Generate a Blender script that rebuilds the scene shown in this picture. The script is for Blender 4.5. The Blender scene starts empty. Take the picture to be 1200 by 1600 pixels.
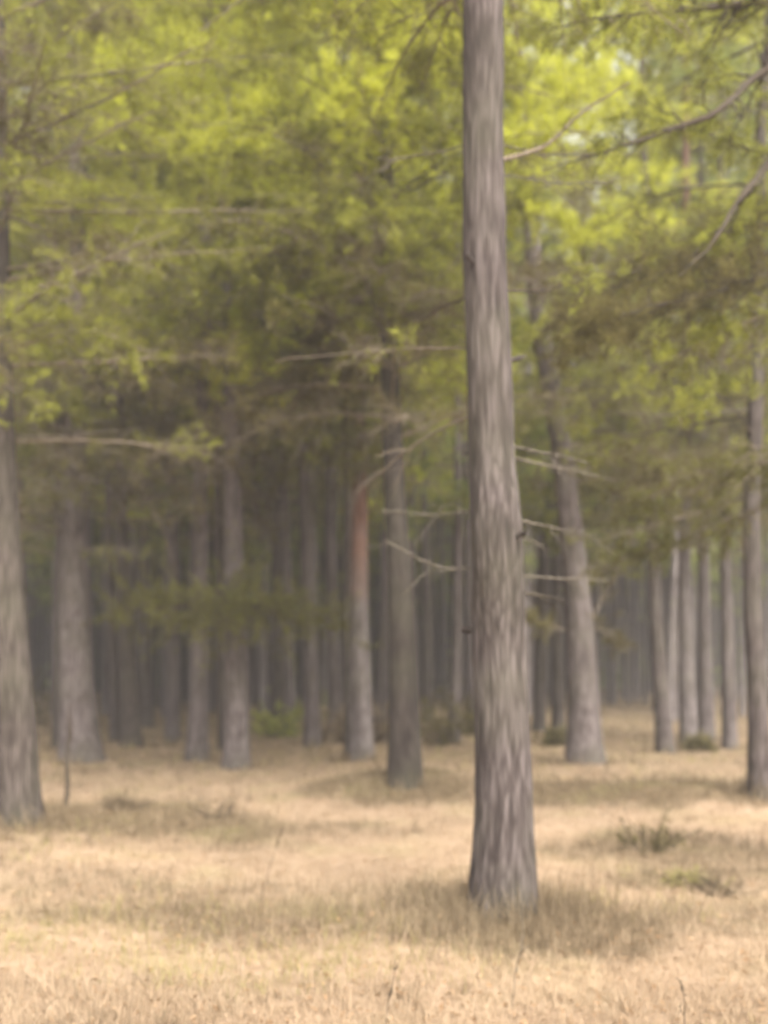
import bpy, math, random
import numpy as np
R = math.radians
random.seed(7)
rng = np.random.default_rng(7)
S = bpy.context.scene
C = S.collection

# ------------------------------------------------------------------ camera, sky, sun, exposure
EYE, FPX, HOR = 1.5, 1500.0, 1050.0          # eye height, focal length and horizon in 1200x1600 pixels
cam = bpy.data.objects.new('camera', bpy.data.cameras.new('camera'))
C.objects.link(cam); S.camera = cam
cam.location = (0, 0, EYE); cam.rotation_euler = (R(90), 0, 0)
cd = cam.data
cd.sensor_fit = 'VERTICAL'; cd.sensor_height = 36; cd.sensor_width = 27
cd.lens = 36 * FPX / 1600; cd.shift_y = (HOR - 800) / 1600
cd.clip_start = 0.05; cd.clip_end = 3000
cd.dof.use_dof = True; cd.dof.focus_distance = 2.5; cd.dof.aperture_fstop = 1.5
S.render.resolution_x, S.render.resolution_y = 768, 1024

SUN_EL, SUN_AZ = R(42), R(28)                 # azimuth: behind the camera, to its right
w = bpy.data.worlds.new('World'); S.world = w; w.use_nodes = True
nt = w.node_tree; bg = nt.nodes['Background']
sky = nt.nodes.new('ShaderNodeTexSky'); sky.sky_type = 'NISHITA'; sky.sun_disc = False
sky.sun_elevation = SUN_EL; sky.sun_rotation = math.pi - SUN_AZ
sky.air_density = 1.0; sky.dust_density = 6.0; sky.ozone_density = 1.0
hs = nt.nodes.new('ShaderNodeHueSaturation'); hs.inputs['Saturation'].default_value = 0.22
nt.links.new(sky.outputs[0], hs.inputs['Color']); nt.links.new(hs.outputs[0], bg.inputs[0])
bg.inputs[1].default_value = 0.15
sl = bpy.data.lights.new('sun', 'SUN'); sl.energy = 1.05; sl.angle = R(24); sl.color = (1.0, .93, .84)
so = bpy.data.objects.new('sun', sl); C.objects.link(so)
so.rotation_euler = (R(90) - SUN_EL, 0, SUN_AZ)   # light travels towards +Y, coming from the right
S.view_settings.view_transform = 'Standard'; S.view_settings.look = 'None'
S.view_settings.exposure = 2.13; S.view_settings.gamma = 1

# ------------------------------------------------------------------ helpers
def vnoise(x, y, px=0, seed=0):
    """value noise; px = period along x (0 = none)"""
    xi = np.floor(x).astype(np.int64); yi = np.floor(y).astype(np.int64)
    fx = x - xi; fy = y - yi
    fx = fx*fx*(3-2*fx); fy = fy*fy*(3-2*fy)
    def h(a, b):
        if px: a = a % px
        n = (a*374761393 + b*668265263 + seed*982451653) & 0x7fffffff
        n = ((n ^ (n >> 13)) * 1274126177) & 0x7fffffff
        return ((n ^ (n >> 16)) & 0xffff) / 65535.0
    return (h(xi, yi)*(1-fx)+h(xi+1, yi)*fx)*(1-fy) + (h(xi, yi+1)*(1-fx)+h(xi+1, yi+1)*fx)*fy

MOUNDS = [  # x, y, radius x, radius y, height
    (0.80, 5.95, 1.0, .7, .13), (0.22, 12.0, 1.25, 1.0, .27), (-2.6, 9.9, 1.6, 1.0, .10),
    (3.4, 11.6, 2.2, 1.2, .14), (-1.2, 6.0, 1.6, .9, .05), (-1.9, 10.4, .7, .5, .08), (4.6, 11.0, 1.2, .8, .10)]
def ground(x, y):
    x = np.asarray(x, float); y = np.asarray(y, float)
    z = .16*(vnoise(x*.22+9, y*.22, seed=3)-.5) + .05*(vnoise(x*.9, y*.9, seed=5)-.5) + .025*(vnoise(x*3, y*3, seed=6)-.5)
    for mx, my, rx, ry, hh in MOUNDS:
        z = z + hh*np.exp(-((x-mx)/rx)**2-((y-my)/ry)**2)
    far = np.clip((np.hypot(x, y)-30)/60, 0, 3)
    return z + .35*far
def gz(x, y): return float(ground(x, y))
def at(px, py, Y): return np.array([(px-600)/FPX*Y, Y, EYE+(HOR-py)/FPX*Y])

def set_props(o, label=None, cat=None, group=None, kind=None):
    for k, v in (('label', label), ('category', cat), ('group', group), ('kind', kind)):
        if v: o[k] = v
    return o
def empty(name, loc, label, cat, group=None):
    o = bpy.data.objects.new(name, None); C.objects.link(o); o.location = tuple(float(v) for v in loc)
    o.empty_display_size = .3
    return set_props(o, label, cat, group)
class MB:
    """collects vertices and faces; polygons of 3 or 4 corners"""
    def __init__(s): s.v = []; s.t = []; s.q = []; s.a = []; s.n = 0
    def add(s, v, tri=None, quad=None, tint=None):
        v = np.asarray(v, np.float32).reshape(-1, 3)
        s.v.append(v)
        if tri is not None: s.t.append(np.asarray(tri, np.int32).reshape(-1, 3)+s.n)
        if quad is not None: s.q.append(np.asarray(quad, np.int32).reshape(-1, 4)+s.n)
        s.a.append(np.zeros(len(v), np.float32) if tint is None else np.broadcast_to(np.asarray(tint, np.float32), (len(v),)))
        s.n += len(v)
    def mesh(s, name, mat, smooth=True, origin=None):
        me = bpy.data.meshes.new(name)
        v = np.concatenate(s.v) if s.v else np.zeros((0, 3), np.float32)
        if origin is not None: v = v-np.asarray(origin, np.float32)
        t = np.concatenate(s.t) if s.t else np.zeros((0, 3), np.int32)
        q = np.concatenate(s.q) if s.q else np.zeros((0, 4), np.int32)
        loops = np.concatenate([t.ravel(), q.ravel()])
        starts = np.concatenate([np.arange(len(t))*3, len(t)*3+np.arange(len(q))*4]).astype(np.int32)
        me.vertices.add(len(v)); me.vertices.foreach_set('co', v.ravel())
        me.loops.add(len(loops)); me.loops.foreach_set('vertex_index', loops.astype(np.int32))
        me.polygons.add(len(starts)); me.polygons.foreach_set('loop_start', starts)
        me.update(calc_edges=True)
        me.polygons.foreach_set('use_smooth', np.full(len(starts), smooth))
        at_ = me.attributes.new('tint', 'FLOAT', 'POINT'); at_.data.foreach_set('value', np.concatenate(s.a))
        me.materials.append(mat)
        return me
    def build(s, name, mat, parent=None, smooth=True, origin=None):
        if origin is None and parent is not None:
            origin = np.zeros(3); p = parent
            while p is not None: origin = origin+np.array(p.location); p = p.parent
        o = bpy.data.objects.new(name, s.mesh(name, mat, smooth, origin)); C.objects.link(o)
        if parent is not None: o.parent = parent
        elif origin is not None: o.location = tuple(float(c) for c in origin)
        return o

def frame_along(P):
    T = np.gradient(P, axis=0); T /= np.linalg.norm(T, axis=1)[:, None]+1e-9
    ref = np.array([0, 0, 1.]) if abs(T[:, 2]).mean() < .85 else np.array([0, 1., 0])
    A = np.cross(ref, T); A /= np.linalg.norm(A, axis=1)[:, None]+1e-9
    return T, A, np.cross(T, A)
def tube(mb, P, rad, n=6, tint=0.):
    P = np.asarray(P, float); rad = np.broadcast_to(rad, (len(P),))
    T, A, B = frame_along(P)
    th = np.arange(n)*2*math.pi/n
    V = P[:, None]+rad[:, None, None]*(np.cos(th)[None, :, None]*A[:, None]+np.sin(th)[None, :, None]*B[:, None])
    m = len(P); i = np.arange(m-1)[:, None]*n; j = np.arange(n)[None]; k = (j+1) % n
    Q = np.stack([i+j, i+k, i+n+k, i+n+j], -1).reshape(-1, 4)
    mb.add(V.reshape(-1, 3), quad=Q, tint=tint)
def resample(P, n):
    P = np.asarray(P, float); d = np.r_[0, np.cumsum(np.linalg.norm(np.diff(P, axis=0), axis=1))]
    u = np.linspace(0, d[-1], n)
    out = np.stack([np.interp(u, d, P[:, k]) for k in range(P.shape[1])], 1)
    for _ in range(3): out[1:-1] = (out[:-2]+2*out[1:-1]+out[2:])/4
    return out

def blades(mb, pos, dirs, L, W, K, spread, seed, curl=.0):
    """K thin needle faces round each of the N points"""
    r = np.random.default_rng(seed); N = len(pos)
    p = np.repeat(pos, K, 0); d = np.repeat(dirs, K, 0)
    d = d/(np.linalg.norm(d, axis=1)[:, None]+1e-9)+r.normal(0, spread, (N*K, 3))
    d /= np.linalg.norm(d, axis=1)[:, None]+1e-9
    s = np.cross(d, r.normal(0, 1, (N*K, 3))); s /= np.linalg.norm(s, axis=1)[:, None]+1e-9
    l = L*r.uniform(.6, 1.25, (N*K, 1)); w_ = W*r.uniform(.7, 1.3, (N*K, 1))
    p = p+r.normal(0, .25*L, (N*K, 3))
    a = p-s*w_*.5; b = p+s*w_*.5; c = p+d*l
    V = np.stack([a, b, c], 1).reshape(-1, 3)
    tt = np.clip(np.repeat(r.uniform(0, 1, N), K)*.7+r.uniform(0, .3, N*K), 0, 1)
    mb.add(V, tri=np.arange(N*K*3).reshape(-1, 3), tint=np.repeat(tt, 3))

# ------------------------------------------------------------------ materials
def new_mat(name):
    m = bpy.data.materials.new(name); m.use_nodes = True
    n = m.node_tree; n.nodes.clear()
    return m, n, n.nodes.new('ShaderNodeOutputMaterial')
def N(n, t, **k):
    x = n.nodes.new(t)
    for a, b in k.items():
        if a in x.inputs: x.inputs[a].default_value = b
        else: setattr(x, a, b)
    return x
def ramp(n, fac, stops):
    r = n.nodes.new('ShaderNodeValToRGB'); e = r.color_ramp.elements
    while len(e) > 1: e.remove(e[-1])
    e[0].position = stops[0][0]; e[0].color = (*stops[0][1], 1)
    for p, c in stops[1:]:
        q = e.new(p); q.color = (*c, 1)
    n.links.new(fac, r.inputs[0]); return r.outputs[0]
def mix(n, f, a, b, mode='MIX'):
    m = n.nodes.new('ShaderNodeMix'); m.data_type = 'RGBA'; m.blend_type = mode
    for i, v in ((0, f), (6, a), (7, b)):
        if hasattr(v, 'is_linked') or hasattr(v, 'links'): n.links.new(v, m.inputs[i])
        else: m.inputs[i].default_value = v if i == 0 else (*v, 1)
    return m.outputs[2]
def tone(c): return tuple(v*.70 for v in c)
def leaf_mat(name, c0, c1, c2, trans=.42):
    c0, c1, c2 = tone(c0), tone(c1), tone(c2)
    m, n, out = new_mat(name)
    a = N(n, 'ShaderNodeAttribute', attribute_name='tint')
    g = N(n, 'ShaderNodeNewGeometry'); nz = N(n, 'ShaderNodeTexNoise', Scale=.55, Detail=2.)
    n.links.new(g.outputs['Position'], nz.inputs['Vector'])
    ad = N(n, 'ShaderNodeMath', operation='MULTIPLY_ADD'); ad.inputs[1].default_value = 1.6; ad.inputs[2].default_value = -.8
    n.links.new(nz.outputs[0], ad.inputs[0])
    a2 = N(n, 'ShaderNodeMath', operation='ADD'); n.links.new(a.outputs['Fac'], a2.inputs[0]); n.links.new(ad.outputs[0], a2.inputs[1])
    col = ramp(n, a2.outputs[0], [(0, c0), (.55, c1), (1, c2)])
    d = N(n, 'ShaderNodeBsdfDiffuse'); t = N(n, 'ShaderNodeBsdfTranslucent'); mx = N(n, 'ShaderNodeMixShader'); mx.inputs[0].default_value = trans
    n.links.new(col, d.inputs[0]); n.links.new(col, t.inputs[0])
    n.links.new(d.outputs[0], mx.inputs[1]); n.links.new(t.outputs[0], mx.inputs[2]); n.links.new(mx.outputs[0], out.inputs[0])
    return m
def bark_mat(name, dark, mid, light, red=None, red_z=(0, 1), scale=1.):
    dark, mid, light = tone(dark), tone(mid), tone(light); red = tone(red) if red else None
    m, n, out = new_mat(name)
    tc = N(n, 'ShaderNodeTexCoord')
    mp = N(n, 'ShaderNodeMapping'); mp.inputs['Scale'].default_value = (scale*36, scale*36, scale*3.4)
    n.links.new(tc.outputs['Object'], mp.inputs[0])
    nz = N(n, 'ShaderNodeTexNoise', Scale=1., Detail=5., Roughness=.6); n.links.new(mp.outputs[0], nz.inputs['Vector'])
    vo = N(n, 'ShaderNodeTexVoronoi', feature='DISTANCE_TO_EDGE', Scale=.9)
    wv = mix(n, .35, mp.outputs[0], nz.outputs['Color'], 'ADD'); n.links.new(wv, vo.inputs['Vector'])
    mul = N(n, 'ShaderNodeMath', operation='MULTIPLY_ADD'); mul.inputs[1].default_value = 1.1; mul.inputs[2].default_value = .0
    n.links.new(vo.outputs['Distance'], mul.inputs[0])
    ad = N(n, 'ShaderNodeMath', operation='ADD'); n.links.new(mul.outputs[0], ad.inputs[0]); n.links.new(nz.outputs[0], ad.inputs[1])
    at_ = N(n, 'ShaderNodeAttribute', attribute_name='tint')      # relief of the real plates
    ad2 = N(n, 'ShaderNodeMath', operation='MULTIPLY_ADD'); ad2.inputs[1].default_value = .45
    n.links.new(at_.outputs['Fac'], ad2.inputs[0]); n.links.new(ad.outputs[0], ad2.inputs[2])
    col = ramp(n, ad2.outputs[0], [(.30, dark), (.62, mid), (.98, light)])
    big = N(n, 'ShaderNodeTexNoise', Scale=1.7, Detail=3.); n.links.new(tc.outputs['Object'], big.inputs['Vector'])
    f2 = ramp(n, big.outputs[0], [(.42, (0, 0, 0)), (.68, (.4, .4, .4))])
    col = mix(n, f2, col, (.06, .057, .035))
    if red:
        sx = N(n, 'ShaderNodeSeparateXYZ'); n.links.new(tc.outputs['Object'], sx.inputs[0])
        mr = N(n, 'ShaderNodeMapRange'); mr.inputs[1].default_value = red_z[0]; mr.inputs[2].default_value = red_z[1]
        f3 = ramp(n, ad.outputs[0], [(.3, (.25, .25, .25)), (.8, (.95, .95, .95))])
        jig = N(n, 'ShaderNodeMath', operation='MULTIPLY_ADD'); jig.inputs[1].default_value = 2.6
        n.links.new(big.outputs[0], jig.inputs[0]); n.links.new(sx.outputs[2], jig.inputs[2]); n.links.new(jig.outputs[0], mr.inputs[0])
        rc = mix(n, f3, col, red); col = mix(n, mr.outputs[0], col, rc)
    b = N(n, 'ShaderNodeBsdfPrincipled', Roughness=.92); b.inputs['Specular IOR Level'].default_value = .2
    bp = N(n, 'ShaderNodeBump', Strength=.7, Distance=.012); n.links.new(ad.outputs[0], bp.inputs['Height'])
    n.links.new(col, b.inputs['Base Color']); n.links.new(bp.outputs[0], b.inputs['Normal']); n.links.new(b.outputs[0], out.inputs[0])
    return m
BARK = bark_mat('pine_bark', (.0195, .0145, .0125), (.059, .0455, .040), (.132, .108, .099))
BARK_DARK = bark_mat('dark_pine_bark', (.02, .015, .012), (.056, .044, .036), (.115, .093, .08))
BARK_GREY = bark_mat('grey_pine_bark', (.028, .021, .019), (.086, .068, .062), (.21, .175, .165))
BARK_DARKEST = bark_mat('darkest_pine_bark', (.014, .010, .008), (.036, .028, .023), (.075, .06, .05))
BARK_RED = bark_mat('red_pine_bark', (.03, .023, .021), (.098, .08, .074), (.215, .185, .175), (.21, .108, .072), (3.9, 5.0))
BARK_RED_HIGH = bark_mat('red_topped_pine_bark', (.03, .023, .021), (.098, .08, .074), (.215, .185, .175), (.21, .108, .072), (6.6, 8.2))
BARK_FAR = bark_mat('far_pine_bark', (.034, .026, .024), (.084, .067, .062), (.17, .142, .135), None, scale=.6)
BARK_PALE = bark_mat('pale_bark', (.06, .048, .044), (.14, .118, .112), (.24, .21, .2), None, scale=.6)
TWIG = bark_mat('twig_bark', (.11, .082, .055), (.225, .178, .125), (.35, .29, .225), scale=1.4)
TWIG_PALE = bark_mat('dead_twig_bark', (.075, .06, .042), (.145, .12, .09), (.24, .205, .165), scale=1.4)
TWIG_DARK = bark_mat('dark_twig_bark', (.03, .022, .015), (.065, .048, .033), (.11, .085, .062), scale=1.4)
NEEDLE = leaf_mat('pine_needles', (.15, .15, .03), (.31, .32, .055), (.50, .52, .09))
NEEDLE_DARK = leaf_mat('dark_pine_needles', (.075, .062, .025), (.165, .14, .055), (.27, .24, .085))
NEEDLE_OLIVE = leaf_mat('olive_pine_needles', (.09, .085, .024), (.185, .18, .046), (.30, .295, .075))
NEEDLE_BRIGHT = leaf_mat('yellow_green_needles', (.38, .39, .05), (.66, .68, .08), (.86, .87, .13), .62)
NEEDLE_FRESH = leaf_mat('fresh_green_leaves', (.14, .17, .045), (.31, .37, .09), (.5, .57, .16), .45)
GRASS = leaf_mat('straw_grass', (.42, .305, .195), (.49, .365, .24), (.56, .43, .29), .25)
GRASS_DARK = leaf_mat('brown_grass', (.175, .13, .08), (.26, .197, .125), (.34, .265, .17), .25)
GRASS_GREEN = leaf_mat('green_grass', (.26, .225, .09), (.40, .345, .145), (.52, .455, .21), .3)
DEAD_LEAF = leaf_mat('dry_leaves', (.26, .15, .075), (.42, .27, .15), (.58, .41, .25), .3)

# ------------------------------------------------------------------ ground
ZONES = [  # world ellipses where brown heathy litter replaces straw: x, y, rx, ry, amount
    (.90, 5.65, 1.0, .45, .85), (.15, 11.5, 1.15, 1.0, 1.0), (-2.5, 9.4, 2.0, .9, .95), (3.0, 11.4, 2.6, 1.1, .95), (-.7, 9.6, .8, .3, .6), (2.35, 8.6, .9, .6, .7), (2.35, 7.35, .8, .3, .75), (-1.6, 8.6, 1.2, .35, .45), (2.3, 8.2, 1.1, .5, .7),
    (-.9, 6.0, 1.5, .5, .65), (1.95, 7.3, .45, .3, .6), (-3.3, 9.2, .9, .9, .6), (-2.2, 10.6, .7, .5, .5), (2.6, 8.4, .8, .4, .45), (1.7, 5.7, .6, .25, .5)]
GREENS = [(-.75, 5.1, 1.2, .35, .75), (-1.7, 5.5, .7, .6, .75), (-1.1, 4.8, .7, .18, .5), (-5, 26, 5, 6, .8), (3.2, 18, 3, 3, .5), (.2, 17, 8, 3, .35), (2.1, 7.4, .35, .25, .7), (0, 27, 15, 7, .35)]
def zone(x, y, Z, sd=1):
    a = np.zeros_like(x)
    jx = x+.35*(vnoise(x*2.1, y*2.1, seed=sd+20)-.5); jy = y+.5*(vnoise(x*2.3, y*2.3, seed=sd+30)-.5)
    for cx, cy, rx, ry, am in Z:
        d = ((jx-cx)/rx)**2+((jy-cy)/ry)**2
        a = np.maximum(a, am*np.clip(1.5-d*1.05, 0, 1))
    return a
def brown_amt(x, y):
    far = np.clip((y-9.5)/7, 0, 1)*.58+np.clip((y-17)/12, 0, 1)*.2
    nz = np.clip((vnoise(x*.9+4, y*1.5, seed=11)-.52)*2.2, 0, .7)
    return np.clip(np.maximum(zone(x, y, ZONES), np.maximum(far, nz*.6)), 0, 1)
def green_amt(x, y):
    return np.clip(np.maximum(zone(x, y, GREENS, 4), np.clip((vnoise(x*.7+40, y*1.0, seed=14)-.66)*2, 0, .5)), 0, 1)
def make_ground():
    ys = np.r_[-400, -120, -40, -15, np.arange(-8, 0, .5), np.arange(0, 18, .11), np.arange(18, 45, .5), np.arange(45, 120, 4), 200, 400, 900, 2000]
    xs = np.r_[-2000, -700, -250, -100, -50, -30, -20, np.arange(-12, 12.01, .14), 20, 30, 50, 100, 250, 700, 2000]
    X, Y = np.meshgrid(xs, ys); Z = ground(X, Y)
    V = np.stack([X, Y, Z], -1).reshape(-1, 3); m = len(xs)
    i = np.arange(len(ys)-1)[:, None]*m; j = np.arange(m-1)[None]
    Q = np.stack([i+j, i+j+1, i+m+j+1, i+m+j], -1).reshape(-1, 4)
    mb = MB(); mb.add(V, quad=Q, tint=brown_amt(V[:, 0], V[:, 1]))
    m_, n, out = new_mat('forest_floor')
    g = N(n, 'ShaderNodeNewGeometry'); a = N(n, 'ShaderNodeAttribute', attribute_name='tint')
    n1 = N(n, 'ShaderNodeTexNoise', Scale=9., Detail=8., Roughness=.7); n2 = N(n, 'ShaderNodeTexNoise', Scale=1.1, Detail=4.)
    for q in (n1, n2): n.links.new(g.outputs['Position'], q.inputs['Vector'])
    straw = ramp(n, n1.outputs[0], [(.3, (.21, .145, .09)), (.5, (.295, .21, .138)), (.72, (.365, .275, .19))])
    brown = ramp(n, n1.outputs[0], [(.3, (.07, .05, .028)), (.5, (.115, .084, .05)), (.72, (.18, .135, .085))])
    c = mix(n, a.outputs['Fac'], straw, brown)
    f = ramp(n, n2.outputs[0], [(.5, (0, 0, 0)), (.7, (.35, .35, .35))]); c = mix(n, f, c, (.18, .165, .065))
    b = N(n, 'ShaderNodeBsdfDiffuse'); bp = N(n, 'ShaderNodeBump', Strength=.9, Distance=.03)
    n.links.new(n1.outputs[0], bp.inputs['Height']); n.links.new(bp.outputs[0], b.inputs['Normal']); n.links.new(c, b.inputs[0]); n.links.new(b.outputs[0], out.inputs[0])
    set_props(mb.build('ground', m_), 'straw coloured forest floor with brown heathy patches', 'ground', kind='structure')
make_ground()

def scatter(n, y0, y1, seed):
    r = np.random.default_rng(seed); u = r.uniform(0, 1, n)
    y = 1/(1/y0-u*(1/y0-1/y1)); x = r.uniform(-1, 1, n)*(.62*y+.6)
    return x, y, r
def grass(name, mat, n, y0, y1, h, wdt, prob, seed, label, cat, K=5, lean=.45):
    x, y, r = scatter(n, y0, y1, seed); keep = r.uniform(0, 1, n) < prob(x, y); x = x[keep]; y = y[keep]
    N_ = len(x); P = np.stack([x, y, ground(x, y)-.01], 1)
    p = np.repeat(P, K, 0); M = len(p); p[:, :2] += r.normal(0, .03, (M, 2))
    hh = (h*r.uniform(.35, 1.2, M)*np.repeat(r.uniform(.5, 1.2, N_), K)); sc = np.clip(p[:, 1]/7, .8, 3.2)
    a = r.uniform(0, 2*math.pi, M); ln = np.abs(r.normal(0, lean, M))
    d = np.stack([np.cos(a)*ln, np.sin(a)*ln, np.ones(M)], 1); d /= np.linalg.norm(d, axis=1)[:, None]
    b = r.uniform(0, 2*math.pi, M); s = np.stack([np.cos(b), np.sin(b), np.zeros(M)], 1)*(wdt*sc*r.uniform(.6, 1.3, M))[:, None]*.5
    mid = p+d*hh[:, None]*.55; tip = p+d*hh[:, None]+np.stack([np.cos(a), np.sin(a), -np.ones(M)*.35], 1)*(hh*ln*.45)[:, None]
    V = np.stack([p-s, p+s, mid+s*.75, mid-s*.75, tip], 1).reshape(-1, 3); k = np.arange(M)*5
    mb = MB(); t = np.clip(np.repeat(r.uniform(0, 1, N_), K)*.6+r.uniform(0, .4, M), 0, 1)
    mb.add(V, tri=np.stack([k+3, k+2, k+4], 1), quad=np.stack([k, k+1, k+2, k+3], 1), tint=np.repeat(t, 5))
    set_props(mb.build(name, mat), label, cat, kind='stuff')
grass('straw_grass', GRASS, 42000, 2.2, 40, .13, .005, lambda x, y: np.clip(1.05-brown_amt(x, y), .12, 1)*(1-.6*green_amt(x, y)), 21,
      'short dry straw coloured grass covering the forest floor', 'dry grass', lean=.9)
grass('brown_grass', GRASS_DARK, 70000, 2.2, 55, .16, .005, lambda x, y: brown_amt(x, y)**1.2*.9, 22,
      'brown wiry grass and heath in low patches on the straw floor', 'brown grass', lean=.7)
grass('green_grass', GRASS_GREEN, 30000, 2.2, 50, .14, .0045, lambda x, y: green_amt(x, y)*.8, 23,
      'yellow green grass mixed into the straw at the front left', 'green grass', lean=.7)
def litter():
    x, y, r = scatter(16000, 2.2, 35, 29); mb = MB()
    P = np.stack([x, y, ground(x, y)+r.uniform(.0, .03, len(x))], 1)
    a = r.normal(0, 1, (len(x), 3)); a[:, 2] *= .3; a /= np.linalg.norm(a, axis=1)[:, None]
    b = np.cross(a, np.array([0, 0, 1.])+r.normal(0, .3, (len(x), 3))); b /= np.linalg.norm(b, axis=1)[:, None]
    s = r.uniform(.008, .022, (len(x), 1)); V = np.stack([P-a*s*1.3, P-b*s*.5, P+a*s*1.3, P+b*s*.5+[0, 0, .004]], 1).reshape(-1, 3)
    mb.add(V, quad=np.arange(len(x)*4).reshape(-1, 4), tint=np.repeat(r.uniform(0, 1, len(x)), 4))
    set_props(mb.build('leaf_litter', DEAD_LEAF), 'scattered dry leaves and bark flakes lying in the grass', 'leaf litter', kind='stuff')
litter()

# ------------------------------------------------------------------ trees
def trunk_mesh(P, rad, seg, ring, seed, relief):
    """P centre line, rad radii; real bark ridges by displacement"""
    d = np.r_[0, np.cumsum(np.linalg.norm(np.diff(P, axis=0), axis=1))]; n = max(8, int(d[-1]/ring))
    u = np.linspace(0, d[-1], n); Q = np.stack([np.interp(u, d, P[:, k]) for k in range(3)], 1)
    rr = np.interp(u, d, rad)
    for _ in range(6 if ring > .03 else 90): Q[1:-1] = (Q[:-2]+2*Q[1:-1]+Q[2:])/4; rr[1:-1] = (rr[:-2]+2*rr[1:-1]+rr[2:])/4
    z = u[:, None]; th = np.arange(seg)/seg
    TH = np.broadcast_to(th[None], (n, seg)); Z = np.broadcast_to(z, (n, seg))
    wob = .35*(vnoise(TH*5, Z*2.5, 5, seed)-.5)
    px = 16
    a = vnoise(((TH+wob*.15) % 1)*px, Z*1.7, px, seed+1); b = vnoise(((TH-wob*.1) % 1)*px*2, Z*4.2, px*2, seed+2)
    c = vnoise(TH*px*4, Z*14, px*4, seed+3)
    ridge = (1-np.abs(2*a-1)**1.0)*.5+(1-np.abs(2*b-1))*.35+c*.15
    plates = (ridge-.5)
    lob = (vnoise(TH*4, Z*.8, 4, seed+7)-.5)
    base = np.exp(-Z/.28)
    lobes = .32*base*(.6+.9*vnoise(TH*5, Z*0, 5, seed+9))
    rad2 = rr[:, None]*(1+.07*lob+lobes)+relief*plates*np.clip(rr[:, None]/rr[0]*1.1, .3, 1)
    T, A, B = frame_along(Q)
    V = Q[:, None]+rad2[..., None]*(np.cos(TH*2*math.pi)[..., None]*A[:, None]+np.sin(TH*2*math.pi)[..., None]*B[:, None])
    i = np.arange(n-1)[:, None]*seg; j = np.arange(seg)[None]; k = (j+1) % seg
    F = np.stack([i+j, i+k, i+seg+k, i+seg+j], -1).reshape(-1, 4)
    mb = MB(); mb.add(V.reshape(-1, 3), quad=F, tint=np.clip(plates.ravel(), -.5, .5)); return mb

class Branch:
    """a limb with side twigs (wood) and needle tufts"""
    def __init__(s, path, r0, seed, twigs=10, tl=.6, leaf=0., K=10, L=.07, W=.006, r1=.004, droop=.15, start=.2, sub=4, spread=.55):
        r = np.random.default_rng(seed); s.wood = MB(); s.tp = []; s.td = []
        P = resample(path, max(10, int(len(path)*6))); n = len(P)
        ln = np.linalg.norm(P[-1]-P[0])
        P[1:] += np.cumsum(r.normal(0, .010*ln/ n**.5, (n-1, 3)), 0)
        rad = np.linspace(r0, r1, n)*(1+.15*np.exp(-np.arange(n)/1.5)); tube(s.wood, P, rad, 7)
        T = np.gradient(P, axis=0); T /= np.linalg.norm(T, axis=1)[:, None]
        for _ in range(twigs):
            u = r.uniform(start, 1); i = min(n-2, int(u*(n-1)))
            side = np.cross(T[i], [0, 0, 1]); side /= np.linalg.norm(side)+1e-6
            sg = r.choice([-1, 1]); d = T[i]*r.uniform(.3, 1.)+side*sg*r.uniform(.4, 1.1)+np.array([0, 0, r.normal(.05, .45)])
            d /= np.linalg.norm(d); l = tl*r.uniform(.4, 1.2)*(1.15-.6*u)
            m = 6; t = np.linspace(0, 1, m)[:, None]
            q = P[i]+d*l*t+np.array([0, 0, -droop])*l*t*t+np.cumsum(r.normal(0, .035*l, (m, 3)), 0)*(t > 0)
            rt = max(rad[i]*.45, .002); tube(s.wood, q, np.linspace(rt, .0015, m), 4)
            for _2 in range(sub):
                j = r.integers(1, m-1); e = d*.7+r.normal(0, .6, 3); e /= np.linalg.norm(e); l2 = l*r.uniform(.2, .5)
                q2 = q[j]+e*l2*np.linspace(0, 1, 4)[:, None]+np.array([0, 0, -droop*.6*l2])*np.linspace(0, 1, 4)[:, None]**2
                tube(s.wood, q2, np.linspace(max(rt*.45, .0016), .0012, 4), 3)
                if leaf > 0 and r.uniform() < leaf:
                    for k in (1, 2, 3): s.tp.append(q2[k]); s.td.append(e)
            if leaf > 0:
                for k in range(2, m):
                    if r.uniform() < leaf: s.tp.append(q[k]); s.td.append(d)
        s.K, s.L, s.W, s.seed, s.spread = K, L, W, seed, spread
    def build(s, parent, wmat, lmat=None):
        o = s.wood.build('branch', wmat, parent)
        if s.tp and lmat:
            f = MB(); blades(f, np.array(s.tp), np.array(s.td), s.L, s.W, s.K, s.spread, s.seed+1); f.build('needles', lmat, o)
        return o

def px_path(pts, Y):
    """(px, py[, depth]) along a limb; depth given or Y"""
    return np.array([at(p[0], p[1], p[2] if len(p) > 2 else Y) for p in pts])

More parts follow.
